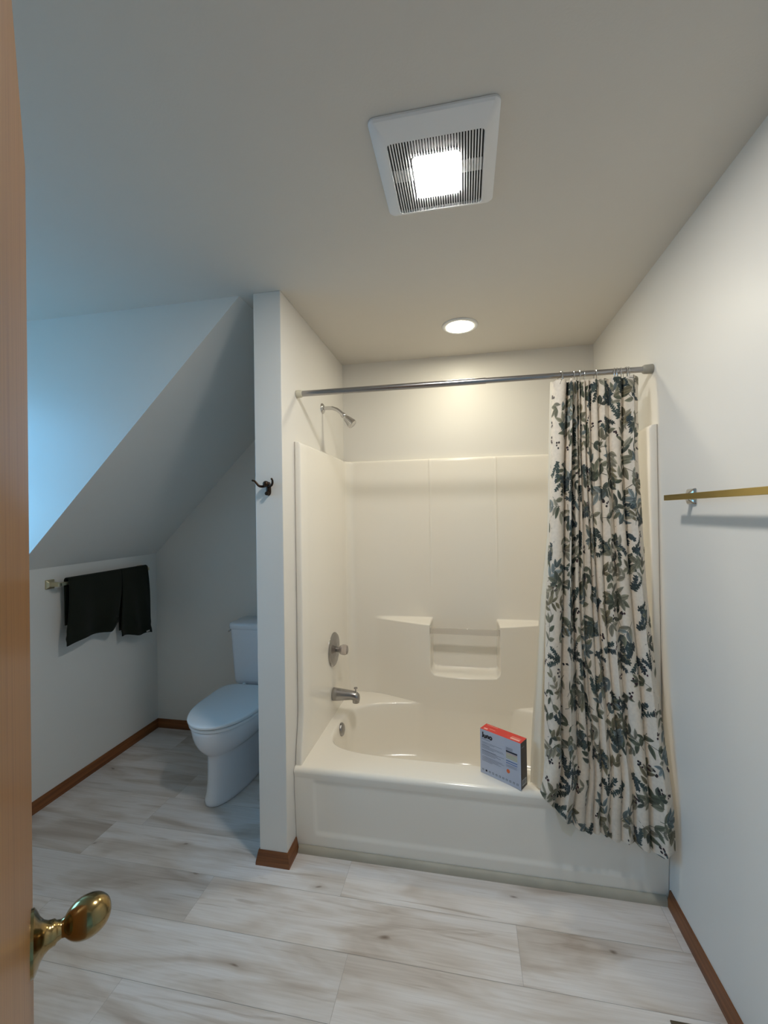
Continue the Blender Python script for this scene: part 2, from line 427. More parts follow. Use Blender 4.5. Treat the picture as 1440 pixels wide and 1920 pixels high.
# apron with rounded front edge
b = MB(); cols = zl(-1.5225, -1.47, 6)+zl(-1.47, -1.42, 8)+zl(-1.42, -.10, 30)+zl(-.10, -.05, 8)+zl(-.05, -.0015, 6)+[-.0015]
def apron_y(x, z):
    y = -.018*ss(0, .33, z)
    d = min(x+1.44, -.084-x); inset = ss(0, .022, d)*ss(.070, .098, z)*(1-ss(.318, .336, z))
    return y + .006*inset
pts = [(None, z) for z in [0, .03, .068]+zl(.07, .10, 6)+[.10, .15, .2, .25, .30]+zl(.315, .34, 5)+[.34]]
rows = []
for _, z in pts: rows.append([(x, apron_y(x, z), z) for x in cols])
for a in range(0, 100, 12):
    a = math.radians(a); rows.append([(x, -.0020-.022*math.cos(a), HR-.022+.022*math.sin(a)) for x in cols])
rows.append([(x, 0., HR) for x in cols])
b.grid(rows); part(b, 'apron', M_fib, unit, angle=70)
# little return strips closing the deck beside the front flanges
b = MB()
b.box(WX1+.001, XA, 0, .05, .33, HR); part(b, 'deck_corner', M_fib, unit, smooth=False)
b = MB(); b.box(XB, -.001, 0, .05, .33, HR); part(b, 'deck_corner', M_fib, unit, smooth=False)
# clear bar across the niche
M_acr = noise_bump(mat('clear acrylic', (.93,.90,.86), .06, Transmission_Weight=.85, IOR=1.35), 60, .02, .0005)
b = MB(); b.box(-.970, -.560, .700, .712, .800, .836); part(b, 'towel_rail', M_acr, unit, bevel=.004, seg=3)
# overflow plate
b = MB(); b.lathe([(.034,-.004),(.034,.004),(.029,.010),(.018,.0145),(.006,.016),(0,.016)], (-1.431, .415, .340), (1, 0, .10), 40); 
part(b, 'overflow_plate', M_dchrome, unit, angle=60)

# shower head, valve and spout on the wing side
sh = thing('shower_fixture', 'small chrome shower head on bent arm high on the left alcove wall', 'shower head', (WX1, .435, 2.105))
b = MB(); b.lathe([(.030,-.001),(.029,.004),(.022,.010),(.012,.013)], (WX1, .435, 2.105), (1,0,0), 36); part(b, 'escutcheon', M_chrome, sh, angle=60)
arm = [(WX1+.004,.435,2.105),(WX1+.03,.435,2.106),(WX1+.06,.435,2.104),(WX1+.085,.435,2.094),(WX1+.105,.435,2.078),(WX1+.122,.435,2.060)]
b = MB(); b.tube(arm, .0105, 16); part(b, 'shower_arm', M_chrome, sh)
b = MB(); b.lathe([(.013,-.006),(.0150,.002),(.0150,.012),(.012,.016),(.014,.022),(.0185,.040),(.0245,.066),(.027,.074),(.027,.080),(.024,.082)], (WX1+.118,.435,2.064), (.70,0,-.71), 32)
for k in range(16):
    a = 2*PI*k/16; e1 = Vector((0,1,0)); e2 = Vector((.71,0,.70)); axv = Vector((.70,0,-.71)).normalized(); o = Vector((WX1+.118,.435,2.064))
    dirv = e1*math.cos(a)+e2*math.sin(a); b.tube([o+axv*.026+dirv*.0150, o+axv*.070+dirv*.0262], .0016, 6)
part(b, 'spray_head', M_chrome, sh, angle=50)

va = thing('shower_valve', 'round brushed metal shower valve plate with clear knob above the spout', 'faucet', (XA, .485, .752))
b = MB(); b.lathe([(.0935,.0005),(.0935,.004),(.088,.010),(.070,.013),(.040,.015),(.034,.019),(.026,.021),(0,.021)], (XA,.485,.752), (1,0,0), 56); part(b, 'cover_plate', M_dchrome, va, angle=40)
b = MB(); b.lathe([(.014,.018),(.014,.040),(.010,.042),(.010,.05)], (XA,.485,.752), (1,0,0), 24); part(b, 'stem', M_dchrome, va)
M_knob = noise_bump(mat('clear faceted plastic', (.78,.70,.66), .12, Transmission_Weight=.75, IOR=1.45), 60, .05, .0005)
b = MB(); b.lathe([(.017,.036),(.024,.042),(.0285,.056),(.0285,.070),(.024,.080),(.016,.083),(0,.083)], (XA,.485,.752), (1,0,0), 12); part(b, 'knob', M_knob, va, angle=20)

sp = thing('tub_spout', 'grey metal tub spout with pull-up diverter below the valve', 'faucet', (XA, .465, .508))
b = MB(); rows = []
for i, (h, ry, rz, dz) in enumerate([(0.001,.031,.034,0),(.004,.033,.036,0),(.03,.031,.034,.0),(.07,.028,.0295,.0005),(.105,.0255,.025,.001),(.128,.0245,.0245,-.002),(.142,.0225,.024,-.007),(.150,.019,.021,-.011),(.1535,.012,.014,-.014)]):
    rows.append([(XA+h, .465+ry*math.cos(2*PI*k/28), .508+dz+rz*math.sin(2*PI*k/28)) for k in range(28)])
b.grid(rows, close_u=True); b.cap(rows[0]); b.cap(rows[-1])
b.lathe([(.019,0),(.0195,.02),(.0185,.030),(.014,.030),(.014,.02)], (XA+.133,.465,.500), (0,0,-1), 24)
spb = part(b, 'spout_body', M_dchrome, sp, angle=50)
b = MB(); b.lathe([(.0035,0),(.0035,.020),(.010,.021),(.010,.026),(.006,.027)], (XA+.132,.465,.526), (0,0,1), 20); part(b, 'diverter_knob', M_dchrome, spb)

# ---------------------------------------------------------------- curtain rod
YR, ZR = .069, 2.0846
rod = thing('curtain_rod', 'silver metal tension rod spanning the shower alcove', 'curtain rod', (-.762, YR, ZR))
b = MB(); b.tube([(WX1+.012, YR, ZR), (-.655, YR, ZR)], .0135, 28); part(b, 'outer_tube', M_dchrome, rod)
b = MB(); b.tube([(-.655, YR, ZR), (-.012, YR, ZR)], .0118, 28); part(b, 'inner_tube', M_dchrome, rod)
b = MB(); b.lathe([(.0175,.0008),(.0185,.003),(.0175,.022),(.0150,.028),(.0138,.030)], (WX1,YR,ZR), (1,0,0), 28); part(b, 'end_cap', M_rubber, rod)
b = MB(); b.lathe([(.0185,.0008),(.0195,.003),(.0180,.030),(.0150,.036),(.0120,.038)], (0,YR,ZR), (-1,0,0), 28); part(b, 'end_cap', M_greyend, rod)

# ---------------------------------------------------------------- shower curtain (printed cloth)
def lerp(a, b_, t): return a+(b_-a)*t
def interp(tab, x):
    if x <= tab[0][0]: return tab[0][1]
    for (a, va_), (c, vc_) in zip(tab, tab[1:]):
        if x <= c: return lerp(va_, vc_, (x-a)/(c-a))
    return tab[-1][1]
topv = [0, .16, .235, .28, .33, .38, .44, .52, .66, .80, 1.0]
botv = [0, .15, .30, .385, .445, .51, .58, .65, .745, .855, 1.0]
NS = len(topv)-1
wid_b = [(botv[i+1]-botv[i])*.50 for i in range(NS)]
LEN = [max(w*1.62, (topv[i+1]-topv[i])*.33*1.25) for i, w in enumerate(wid_b)]
LTOT = sum(LEN)
CUM = [0]
for l in LEN: CUM.append(CUM[-1]+l)
ZTOP = 2.052
hem = [(0,.408),(.06,.385),(.12,.355),(.20,.330),(.26,.300),(.33,.278),(.45,.262),(.60,.250),(.75,.243),(.90,.246),(1,.262)]
left_x = [(.25,-.498),(.34,-.492),(.40,-.478),(.46,-.462),(.52,-.452),(.60,-.450),(.80,-.446),(1.14,-.430),(1.43,-.412),(1.75,-.398),(2.06,-.384)]
right_x = [(.24,-.012),(.45,-.014),(.60,-.022),(.80,-.032),(1.2,-.052),(1.75,-.066),(2.06,-.056)]
def cloth(c, z, off=0.):
    """c: distance along the cloth from its left hem, z: height"""
    c = max(0., min(LTOT-1e-6, c)); i = 0
    while CUM[i+1] < c: i += 1
    tau = (c-CUM[i])/LEN[i]
    t = (ZTOP-z)/(ZTOP-.25); t = max(0., min(1., t)); tt = t**.9
    lx, rx = interp(left_x, z), interp(right_x, z); w = rx-lx
    f0 = lerp(topv[i], botv[i], tt); f1 = lerp(topv[i+1], botv[i+1], tt)
    # valleys wander a little on the way down
    f0 += (.010*math.sin(5.1*z+i*1.7))*(0 < i)*min(1, t*4); f1 += (.010*math.sin(5.1*z+(i+1)*1.7))*(i+1 < NS)*min(1, t*4)
    sw = (f1-f0)*w
    A = math.sqrt(max(1e-6, LEN[i]**2-sw*sw))/2.25
    A = min(A, .052) * (1+.12*math.sin(3.3*z+i*2.3))
    x = lx + (f0 + (f1-f0)*tau)*w
    # lean fold tips sideways so that pleats overlap
    s1 = math.sin(PI*tau); pw = s1**.75 if s1 > 0 else 0
    x += .20*A*math.sin(2*PI*tau)*(1 if i % 2 else -.6)*(1-.3*t)
    yb = interp([(.2,-.034),(.42,-.032),(.60,-.014),(1.1,.020),(1.7,.045),(2.06,.062)], z)
    yb -= .052*ss(.72, 1.0, (x-lx)/max(w,.01))*ss(1.3, .2, z)*1.0
    y = yb - A*pw
    y -= .004*math.sin(9*z+20*c)*t
    y -= .018*ss(.56, .40, z)*(1-ss(0, .10, c/LTOT))       # left corner flicks out over the rim
    return Vector((min(x, -.004), y, z))
def hemz(c): return interp(hem, c/LTOT) + .006*math.sin(c*34)
def cloth_n(c, z):
    e = .002; a = cloth(c+e, z)-cloth(c-e, z); d = cloth(c, z+e)-cloth(c, z-e)
    n_ = a.cross(d); n_.normalize()
    return n_ if n_.y < 0 else -n_
NC, NZ = 300, 120
verts, faces, cols_, fm = [], [], [], []
CREAM = (.74, .665, .57)
for j in range(NZ+1):
    for i in range(NC+1):
        c = LTOT*i/NC; z0 = hemz(c); z = ZTOP + (z0-ZTOP)*j/NZ
        verts.append(cloth(c, z)); cols_.append(CREAM)
for j in range(NZ):
    for i in range(NC):
        a = j*(NC+1)+i; faces.append((a, a+1, a+NC+2, a+NC+1))
rg = random.Random(21)
def put(poly2d_rows, colf, off):
    """rows of (c, z) points -> quads lying on the cloth"""
    i0 = len(verts); k = len(poly2d_rows[0])
    for ri, row in enumerate(poly2d_rows):
        for ci, (c, z) in enumerate(row):
            c = max(.001, min(LTOT-.001, c)); z = max(hemz(c)+.001, min(ZTOP-.001, z))
            verts.append(cloth(c, z) + cloth_n(c, z)*off); cols_.append(colf(ri, ci))
    for a in range(len(poly2d_rows)-1):
        for q in range(k-1):
            faces.append((i0+a*k+q, i0+a*k+q+1, i0+(a+1)*k+q+1, i0+(a+1)*k+q))
GREENS = [(.060,.070,.046), (.085,.092,.062), (.13,.13,.09), (.20,.19,.145), (.050,.058,.045), (.16,.15,.105)]
BLUES = [(.115,.14,.14), (.17,.195,.19), (.085,.105,.10)]
OLIVE = [(.15,.13,.08), (.21,.19,.14)]
lay = [0]
def leaf(c, z, ang, L_, wd, col, curve=0.):
    lay[0] = (lay[0]+1) % 24; off = .0006 + lay[0]*.00003
    n_ = 7; rows_ = []; ca_, sa_ = math.cos(ang), math.sin(ang)
    for i in range(n_+1):
        t = i/n_; w = wd*(math.sin(PI*t**.85)**.8 if 0 < t < 1 else .02)
        bx, by = L_*t, curve*L_*math.sin(PI*t*.6)
        rows_.append([(c + ca_*bx - sa_*(by+w*s), z + sa_*bx + ca_*(by+w*s)) for s in (-1, -.5, 0, .5, 1)])
    sh_ = rg.uniform(.8, 1.25)
    def colf(ri, ci):
        q = (1.0, 1.12, .72, 1.35, 1.5)[ci]*(1.0 + .35*(ri/n_))*sh_
        return tuple(min(.62, v*q) for v in col)
    put(rows_, colf, off)
def stem(pts, w, col):
    lay[0] = (lay[0]+1) % 24; rows_ = []
    for i, (c, z) in enumerate(pts):
        a, b_ = pts[max(0, i-1)], pts[min(len(pts)-1, i+1)]; dx, dz = b_[0]-a[0], b_[1]-a[1]; l = math.hypot(dx, dz) or 1
        rows_.append([(c-dz/l*w, z+dx/l*w), (c+dz/l*w, z-dx/l*w)])
    put(rows_, lambda r, q: col, .0005 + lay[0]*.00003)
def berry(c, z, r, col):
    lay[0] = (lay[0]+1) % 24
    rows_ = []
    for i in range(5):
        a = -PI/2 + PI*i/4; rows_.append([(c - r*math.cos(a), z + r*math.sin(a)), (c + r*math.cos(a), z + r*math.sin(a))])
    put(rows_, lambda q, s: col, .0007 + lay[0]*.00003)
def branch(c, z, ang, L_, n_, lsz, pal, bend):
    pts = []; a = ang; x, y = c, z
    for i in range(n_+1):
        pts.append((x, y)); a += bend/n_; x += math.cos(a)*L_/n_; y += math.sin(a)*L_/n_
    stem(pts, .0010, (.10,.10,.075))
    for i in range(1, n_+1):
        col = rg.choice(pal); sd = 1 if i % 2 else -1
        for s in ((sd,) if rg.random() < .35 else (1, -1)):
            dirn = ang + bend*i/n_ + s*rg.uniform(.55, 1.0)
            leaf(pts[i][0], pts[i][1], dirn, lsz*rg.uniform(.75, 1.15), lsz*rg.uniform(.16, .24), col, rg.uniform(-.12, .12))
    leaf(pts[-1][0], pts[-1][1], a, lsz*1.05, lsz*.2, rg.choice(pal))
def sprig(c, z, ang, L_):
    pts = [(c+math.cos(ang)*L_*i/7, z+math.sin(ang)*L_*i/7) for i in range(8)]
    stem(pts, .0008, (.06,.08,.07)); col = rg.choice([(.035,.05,.055), (.045,.065,.06), (.03,.04,.035)])
    for i in range(8):
        for s in (-1, 0, 1):
            leaf(pts[i][0], pts[i][1], ang+s*rg.uniform(.6, 1.2), rg.uniform(.010, .016), rg.uniform(.0028, .0042), col)
def berries(c, z, n_):
    for i in range(n_):
        a = rg.uniform(0, 2*PI); r = rg.uniform(.004, .017)
        berry(c+r*math.cos(a), z+r*math.sin(a), rg.uniform(.0036, .0052), rg.choice([(.030,.018,.024), (.055,.022,.028), (.02,.018,.022)]))
cand = []; tries = 0
while tries < 9000:
    tries += 1; c = rg.uniform(0, LTOT); z = rg.uniform(.24, ZTOP)
    if all((c-q[0])**2+(z-q[1])**2 > .0495**2 for q in cand): cand.append((c, z))
for c, z in cand:
    k = rg.random(); ang = rg.uniform(0, 2*PI)
    if k < .36: branch(c, z, ang, rg.uniform(.07, .11), 3, rg.uniform(.036, .052), GREENS, rg.uniform(-.8, .8))
    elif k < .52: branch(c, z, ang, rg.uniform(.05, .08), 3, rg.uniform(.038, .052), BLUES+GREENS[2:4], rg.uniform(-.6, .6))
    elif k < .64: branch(c, z, ang, rg.uniform(.05, .07), 3, rg.uniform(.036, .050), OLIVE, rg.uniform(-.6, .6))
    elif k < .84:
        for q in range(rg.choice([2, 3])): sprig(c, z, ang+(q-1)*.55, rg.uniform(.045, .07))
    else: berries(c, z, rg.choice([4, 5, 6, 7]))
me = bpy.data.meshes.new('shower_curtain'); me.from_pydata([tuple(v) for v in verts], [], faces)
ca = me.color_attributes.new('print', 'FLOAT_COLOR', 'POINT')
ca.data.foreach_set('color', [q for c in cols_ for q in (*c, 1.)])
for p in me.polygons: p.use_smooth = True
M_cloth = mat('printed cotton', CREAM, .85, Sheen_Weight=.15); N_, L_n, B_ = nodes(M_cloth)
at = N_.new('ShaderNodeAttribute'); at.attribute_name = 'print'
tcn = N_.new('ShaderNodeTexCoord'); nn = N_.new('ShaderNodeTexNoise'); nn.inputs['Scale'].default_value = 90; nn.inputs['Detail'].default_value = 4
L_n.new(tcn.outputs['Object'], nn.inputs['Vector'])
mr = N_.new('ShaderNodeMapRange'); mr.inputs[1].default_value = .3; mr.inputs[2].default_value = .7; mr.inputs[3].default_value = .93; mr.inputs[4].default_value = 1.06
L_n.new(nn.outputs['Fac'], mr.inputs[0])
mx = N_.new('ShaderNodeMix'); mx.data_type = 'RGBA'; mx.blend_type = 'MULTIPLY'; mx.inputs[0].default_value = 1
L_n.new(at.outputs['Color'], mx.inputs[6]); L_n.new(mr.outputs[0], mx.inputs[7]); L_n.new(mx.outputs[2], B_.inputs['Base Color'])
tlc = N_.new('ShaderNodeBsdfTranslucent'); msc = N_.new('ShaderNodeMixShader'); msc.inputs[0].default_value = .14
L_n.new(mx.outputs[2], tlc.inputs[0]); L_n.new(B_.outputs[0], msc.inputs[1]); L_n.new(tlc.outputs[0], msc.inputs[2]); L_n.new(msc.outputs[0], N_['Material Output'].inputs[0])
me.materials.append(M_cloth)
cur = bpy.data.objects.new('shower_curtain', me); link(cur)
tag(cur, 'cream shower curtain printed with green leaves and dark berries, drawn to the right', 'shower curtain')

# liner: plain, peeking out to the left of the printed curtain
M_liner = noise_bump(mat('cream liner cloth', (.84,.79,.68), .5, Transmission_Weight=.0), 250, .3, .001)
N_, L_n, B_ = nodes(M_liner)
tl = N_.new('ShaderNodeBsdfTranslucent'); tl.inputs[0].default_value = (.84,.80,.70,1); ms_ = N_.new('ShaderNodeMixShader'); ms_.inputs[0].default_value = .35
L_n.new(B_.outputs[0], ms_.inputs[1]); L_n.new(tl.outputs[0], ms_.inputs[2]); L_n.new(ms_.outputs[0], N_['Material Output'].inputs[0])
ll_x = [(.38,-.503),(.43,-.501),(.69,-.486),(1.13,-.452),(1.42,-.418),(1.75,-.404),(2.06,-.392)]
verts, faces = [], []; n1, n2 = 90, 60
for j in range(n2+1):
    for i in range(n1+1):
        s = i/n1; zb = interp([(0,.392),(.18,.390),(.24,.392),(.32,.330),(.42,.245),(.55,.225),(.68,.29),(1,.30)], s)
        z = 2.060+(zb-2.060)*j/n2; lx = interp(ll_x, z); x = lx + (-.24-lx)*s
        yb = interp([(.2,-.018),(.41,-.018),(.60,.004),(1.1,.034),(1.7,.058),(2.06,.068)], z)
        y = yb + .008*math.sin(s*38+z*.8)*min(1, (2.06-z)*4)
        y += .040*(1-ss(0, .26, s))*ss(.9, .45, z)*1.0
        if z < .5: y = min(y, -.027) if s > .26 else y
        verts.append((x, y, z))
for j in range(n2):
    for i in range(n1):
        a = j*(n1+1)+i; faces.append((a, a+1, a+n1+2, a+n1+1))
me = bpy.data.meshes.new('curtain_liner'); me.from_pydata(verts, [], faces); me.materials.append(M_liner)
for p in me.polygons: p.use_smooth = True
lin = bpy.data.objects.new('curtain_liner', me); link(lin)
tag(lin, 'plain cream shower liner showing along the left edge of the printed curtain', 'shower liner')

# rings
b = MB(); pts = []
for k in range(25):
    a = 2*PI*k/24; r = .0185 if math.sin(a) > 0 else .0185
    pts.append((0, r*math.cos(a)*(1 if math.sin(a) > 0 else .72+.28*math.cos(a)**2), .0 + (.0185*math.sin(a) if math.sin(a) > 0 else .040*math.sin(a))))
b.tube(pts, .0014, 8, caps=False)
ring0 = b.build('curtain_ring', M_chrome, None)
ringx = [-.352, -.340, -.301, -.279, -.258, -.215, -.141, -.131, -.117, -.100, -.090]
for i, x in enumerate(ringx):
    o = ring0 if i == 0 else link(ring0.copy())
    o.location = (x, YR-.001, ZR-.0045); o.rotation_euler = (0, 0, R.uniform(-.45, .45))
    if i == 0: q = 'leftmost chrome ring on the rod, at the left corner of the printed curtain'
    elif i == len(ringx)-1: q = 'rightmost chrome ring on the rod, nearest the grey end cap'
    else: q = 'thin chrome curtain ring on the rod, %s' % ('close beside the leftmost ring', 'first of three over the tight pleats', 'middle of three over the tight pleats', 'last of three over the tight pleats',
        'alone before the wide flat panel of curtain', 'first after the wide flat panel of curtain', 'second after the wide flat panel of curtain', 'third from the right end of the row', 'second from the right end of the row')[i-1]
    tag(o, q, 'curtain ring', 'chrome rings on the shower rod')

# ---------------------------------------------------------------- boxed downlight kit standing on the rim
bx = thing('product_box', 'grey and red cardboard light fixture box standing on the tub rim', 'box', (-.62, .05, HR))
O = Vector((-.701, .083, HR+.0008)); eu = Vector((.84, -.542, 0)).normalized(); ev = Vector((.542, .84, 0)).normalized(); BWd, BDp, BHt = .187, .055, .190
def bp_(u, v, w): return O + eu*u + ev*v + Vector((0,0,w))
M_boxg = noise_bump(mat('grey printed card', (.47,.49,.57), .42), 200, .05, .0003)
M_boxr = noise_bump(mat('red printed card', (.62,.035,.025), .3), 200, .05, .0003)
M_boxd = noise_bump(mat('charcoal printed card', (.035,.033,.037), .4), 200, .05, .0003)
M_ink = noise_bump(mat('black ink', (.018,.016,.025), .5), 200, .05, .0003)
M_inkg = noise_bump(mat('grey ink', (.17,.18,.22), .5), 200, .05, .0003)
M_inkl = noise_bump(mat('pale ink', (.55,.57,.60), .5), 200, .05, .0003)
M_inkp = noise_bump(mat('pale red ink', (.85,.45,.38), .5), 200, .05, .0003)
M_inkb = noise_bump(mat('blue ink', (.08,.16,.36), .5), 200, .05, .0003)
M_inky = noise_bump(mat('yellow ink', (.55,.50,.22), .5), 200, .05, .0003)
M_inkt = noise_bump(mat('tan ink', (.55,.36,.20), .5), 200, .05, .0003)
M_inko = noise_bump(mat('orange ink', (.70,.13,.03), .5), 200, .05, .0003)
def face_quad(b, u0, u1, w0, w1, e=0., m=0): b.quad(bp_(u0,-e,w0), bp_(u1,-e,w0), bp_(u1,-e,w1), bp_(u0,-e,w1), m)
b = MB()
c0 = [bp_(0,0,0), bp_(BWd,0,0), bp_(BWd,BDp,0), bp_(0,BDp,0)]; c1 = [p+Vector((0,0,BHt)) for p in c0]
b.poly(c0[::-1], 2); b.poly(c1, 1)
b.quad(c0[0], c0[1], c1[1], c1[0], 0); b.quad(c0[1], c0[2], c1[2], c1[1], 2); b.quad(c0[2], c0[3], c1[3], c1[2], 0); b.quad(c0[3], c0[0], c1[0], c1[3], 2)
carton = part(b, 'carton', [M_boxg, M_boxr, M_boxd], bx, smooth=False)
b = MB(); e = .0004; front = b
def bar(u0, u1, w, h, m): face_quad(b, u0, u1, w, w+h, e, m)
rl = random.Random(5)
bar(.008, .048, .148, .0022, 1)
for w0, n_ in ((.136, 2), (.120, 3), (.098, 4), (.074, 5)):
    for i in range(n_): bar(.008, .008+rl.uniform(.075, .108)*(1 if i < n_-1 else .6), w0-i*.0046, .0013, 1)
bar(.008, .046, .124, .0018, 1); bar(.008, .075, .1005, .0018, 1)
for i in range(3): bar(.122, .152, .152-i*.004, .0018, 1)
bar(.122, .172, .134, .007, 0)
for i, mm in enumerate((5, 6, 6, 6, 2, 4)): bar(.122, .172, .128-i*.0062, .0034, mm)
bar(.122, .172, .088, .0030, 4)
for i in range(3): bar(.122, .170, .082-i*.0042, .0010, 1)
for i in range(11):
    u = .009+i*.0158; bar(u, u+.0085, .013, .0078, 0 if i in (1,) else 1); 
    if i not in (1,): face_quad(b, u+.002, u+.0062, .0150, .0182, e*1.5, 2)
cc = [bp_(.131+.0075*math.cos(2*PI*k/20), -e, .056+.0085*math.sin(2*PI*k/20)) for k in range(20)]; b.poly(cc, 7)
INKS = [M_ink, M_inkg, M_inkl, M_inkp, M_inkb, M_inkt, M_inky, M_inko]
part(b, 'front_printing', INKS, carton, smooth=False, weld=False); b = MB()
# red top lettering blocks and side panels
def topq(u0, u1, v0, v1, m): b.quad(bp_(u0,v0,BHt+e), bp_(u1,v0,BHt+e), bp_(u1,v1,BHt+e), bp_(u0,v1,BHt+e), m)
topq(.012, .030, .008, .018, 3); topq(.034, .062, .020, .0225, 3); topq(.135, .176, .010, .020, 3); topq(.135, .176, .024, .0265, 3); topq(.135, .176, .031, .0325, 3); topq(.008, .06, .046, .048, 3)
part(b, 'top_printing', INKS, carton, smooth=False, weld=False); b = MB()
def sideq(v0, v1, w0, w1, m): b.quad(bp_(BWd+e,v0,w0), bp_(BWd+e,v1,w0), bp_(BWd+e,v1,w1), bp_(BWd+e,v0,w1), m)
M_inkd = noise_bump(mat('dim picture ink', (.10,.085,.08), .5), 60, .05, .0003, vary=.4, vscale=120)
sideq(.010, .046, .012, .036, 2); sideq(.013, .043, .015, .033, 1); sideq(.006, .048, .052, .078, 8); sideq(.006, .048, .098, .120, 8); sideq(.008, .04, .140, .160, 8); sideq(.008, .03, .166, .170, 1)
part(b, 'side_printing', INKS+[M_inkd], carton, smooth=False, weld=False)
# name on the box, drawn as rounded strokes
b = MB()
def stroke(pts, w=.0031):
    P2 = [Vector(p) for p in pts]; rows_ = []
    for i, p in enumerate(P2):
        a, c_ = P2[max(0,i-1)], P2[min(len(P2)-1,i+1)]; d = (c_-a).normalized(); nn_ = Vector((-d.y, d.x))
        rows_.append([bp_(p.x+nn_.x*w, -e*1.2, p.y+nn_.y*w), bp_(p.x-nn_.x*w, -e*1.2, p.y-nn_.y*w)])
    b.grid(rows_)
def arc(cx_, cy_, r, a0, a1, n_=10, ry=None): return [(cx_+r*math.cos(math.radians(a0+(a1-a0)*i/n_)), cy_+(ry or r)*math.sin(math.radians(a0+(a1-a0)*i/n_))) for i in range(n_+1)]
base = .157
stroke([(.0135, base+.0225), (.0135, base+.0045)] + arc(.0085, base+.0045, .005, 0, -80)[1:])                 # J
stroke([(.0195, base+.0125), (.0195, base+.0035)] + arc(.0235, base+.0035, .004, 180, 360)[1:] + [(.0275, base+.0125)])   # u
stroke([(.0325, base-.0005), (.0325, base+.008)] + arc(.0365, base+.008, .004, 180, 0)[1:] + [(.0405, base-.0005)])       # n
stroke(arc(.0510, base+.006, .0052, 90, 450, 20, .0058))                                                                  # o
part(b, 'lettering', M_ink, carton, smooth=False)

# ---------------------------------------------------------------- toilet
TX = -2.075
toi = thing('toilet', 'white elongated two-piece toilet with closed lid behind the wing wall', 'toilet', (TX, .5, 0))
def egg(z, hw, yf, yb_, n=48, p=2.25, sq=.0):
    """plan outline: rounded at the front (low y), squarer at the back"""
    L_ = yb_-yf; cyy = yf + L_*.52; out = []
    for k in range(n):
        a = 2*PI*k/n; c, s = math.cos(a), math.sin(a)
        if s < 0: x = hw*math.copysign(abs(c)**(2/2.1), c); y = cyy - (cyy-yf)*abs(s)**(2/2.0)
        else: x = hw*math.copysign(abs(c)**(2/(2.1+sq)), c); y = cyy + (yb_-cyy)*abs(s)**(2/(2.1+sq))
        out.append((TX+x, y, z))
    return out
b = MB()
secs = [(0,.110,.182,.80),(.005,.115,.176,.80),(.02,.114,.178,.80),(.05,.107,.190,.79),(.10,.103,.197,.78),(.17,.101,.200,.77),(.225,.102,.201,.77),(.248,.107,.198,.77),
        (.262,.120,.184,.77),(.280,.140,.166,.77),(.302,.158,.149,.77),(.33,.172,.136,.77),(.36,.181,.127,.77),(.39,.185,.121,.77),(.406,.185,.120,.77),(.410,.182,.123,.77)]
rows = [egg(z, hw, yf, yb_, 56, sq=1.2) for z, hw, yf, yb_ in secs]
b.grid(rows, close_u=True); b.cap(rows[0]); b.cap(rows[-1])
b.box(TX-.10, TX+.10, .60, .868, .30, .411)
part(b, 'bowl', M_porc, toi, angle=60)
def slab(z0, z1, hw, yf, yb_, dome, r=.005):
    b = MB(); rows = []
    for dz, gr in ((0, -r*.8), (r*.4, -r*.2), (r, 0), (z1-z0-r, 0), (z1-z0-r*.4, -r*.35), (z1-z0, -r*1.4)):
        rows.append(egg(z0+dz, hw+gr, yf-gr, yb_+gr, 56, sq=3.2))
    if dome:
        for k in (.93, .8, .6, .35, .1):
            rows.append([(TX+(x-TX)*k, (y-.40)*k+.40, z1+dome*(1-k*k)) for x, y, z in rows[5]])
    b.grid(rows, close_u=True); b.cap(rows[0]); b.cap(rows[-1]); return b
part(slab(.4125, .4305, .186, .116, .645, 0), 'seat', M_seat, toi, angle=60)
part(slab(.4355, .452, .190, .107, .652, .004), 'lid', M_seat, toi, angle=60)
for s in (-1, 1):
    b = MB(); b.lathe([(.010,0),(.011,.03),(.009,.036),(0,.037)], (TX+s*.075, .668, .412), (0,0,1), 16); part(b, 'hinge', M_seat, toi)
b = MB(); rows = []
def rrect(x0, x1, y0, y1, z, r=.03, n=6):
    out = []
    for (cx_, cy_, a0) in ((x1-r, y1-r, 0), (x0+r, y1-r, 90), (x0+r, y0+r, 180), (x1-r, y0+r, 270)):
        for k in range(n+1):
            a = math.radians(a0+90*k/n); out.append((cx_+r*math.cos(a), cy_+r*math.sin(a), z))
    return out
for z, hw, y0 in ((.428,.150,.700),(.436,.158,.692),(.46,.163,.688),(.65,.174,.682),(.785,.182,.678)):
    rows.append(rrect(TX-hw, TX+hw, y0, .872, z))
b.grid(rows, close_u=True); b.cap(rows[0]); b.cap(rows[-1])
b.box(TX-.09, TX+.09, .72, .86, .405, .436)
tank = part(b, 'tank', M_porc, toi, angle=50)
b = MB(); rows = [rrect(TX-.188+g_, TX+.188-g_, .671+g_, .878-g_, z, .03) for z, g_ in ((.786,.003),(.790,0),(.814,0),(.822,.003),(.825,.010))]
b.grid(rows, close_u=True); b.cap(rows[0]); b.cap(rows[-1]); part(b, 'tank_lid', M_porc, tank, angle=50)
b = MB(); b.lathe([(.012,0),(.012,.006),(.008,.01)], (TX-.176, .74, .775), (-1,0,0), 16); b.tube([(TX-.186,.742,.776),(TX-.190,.72,.774),(TX-.191,.69,.768)], [.006,.005,.006], 10)
part(b, 'flush_lever', M_chrome, tank)

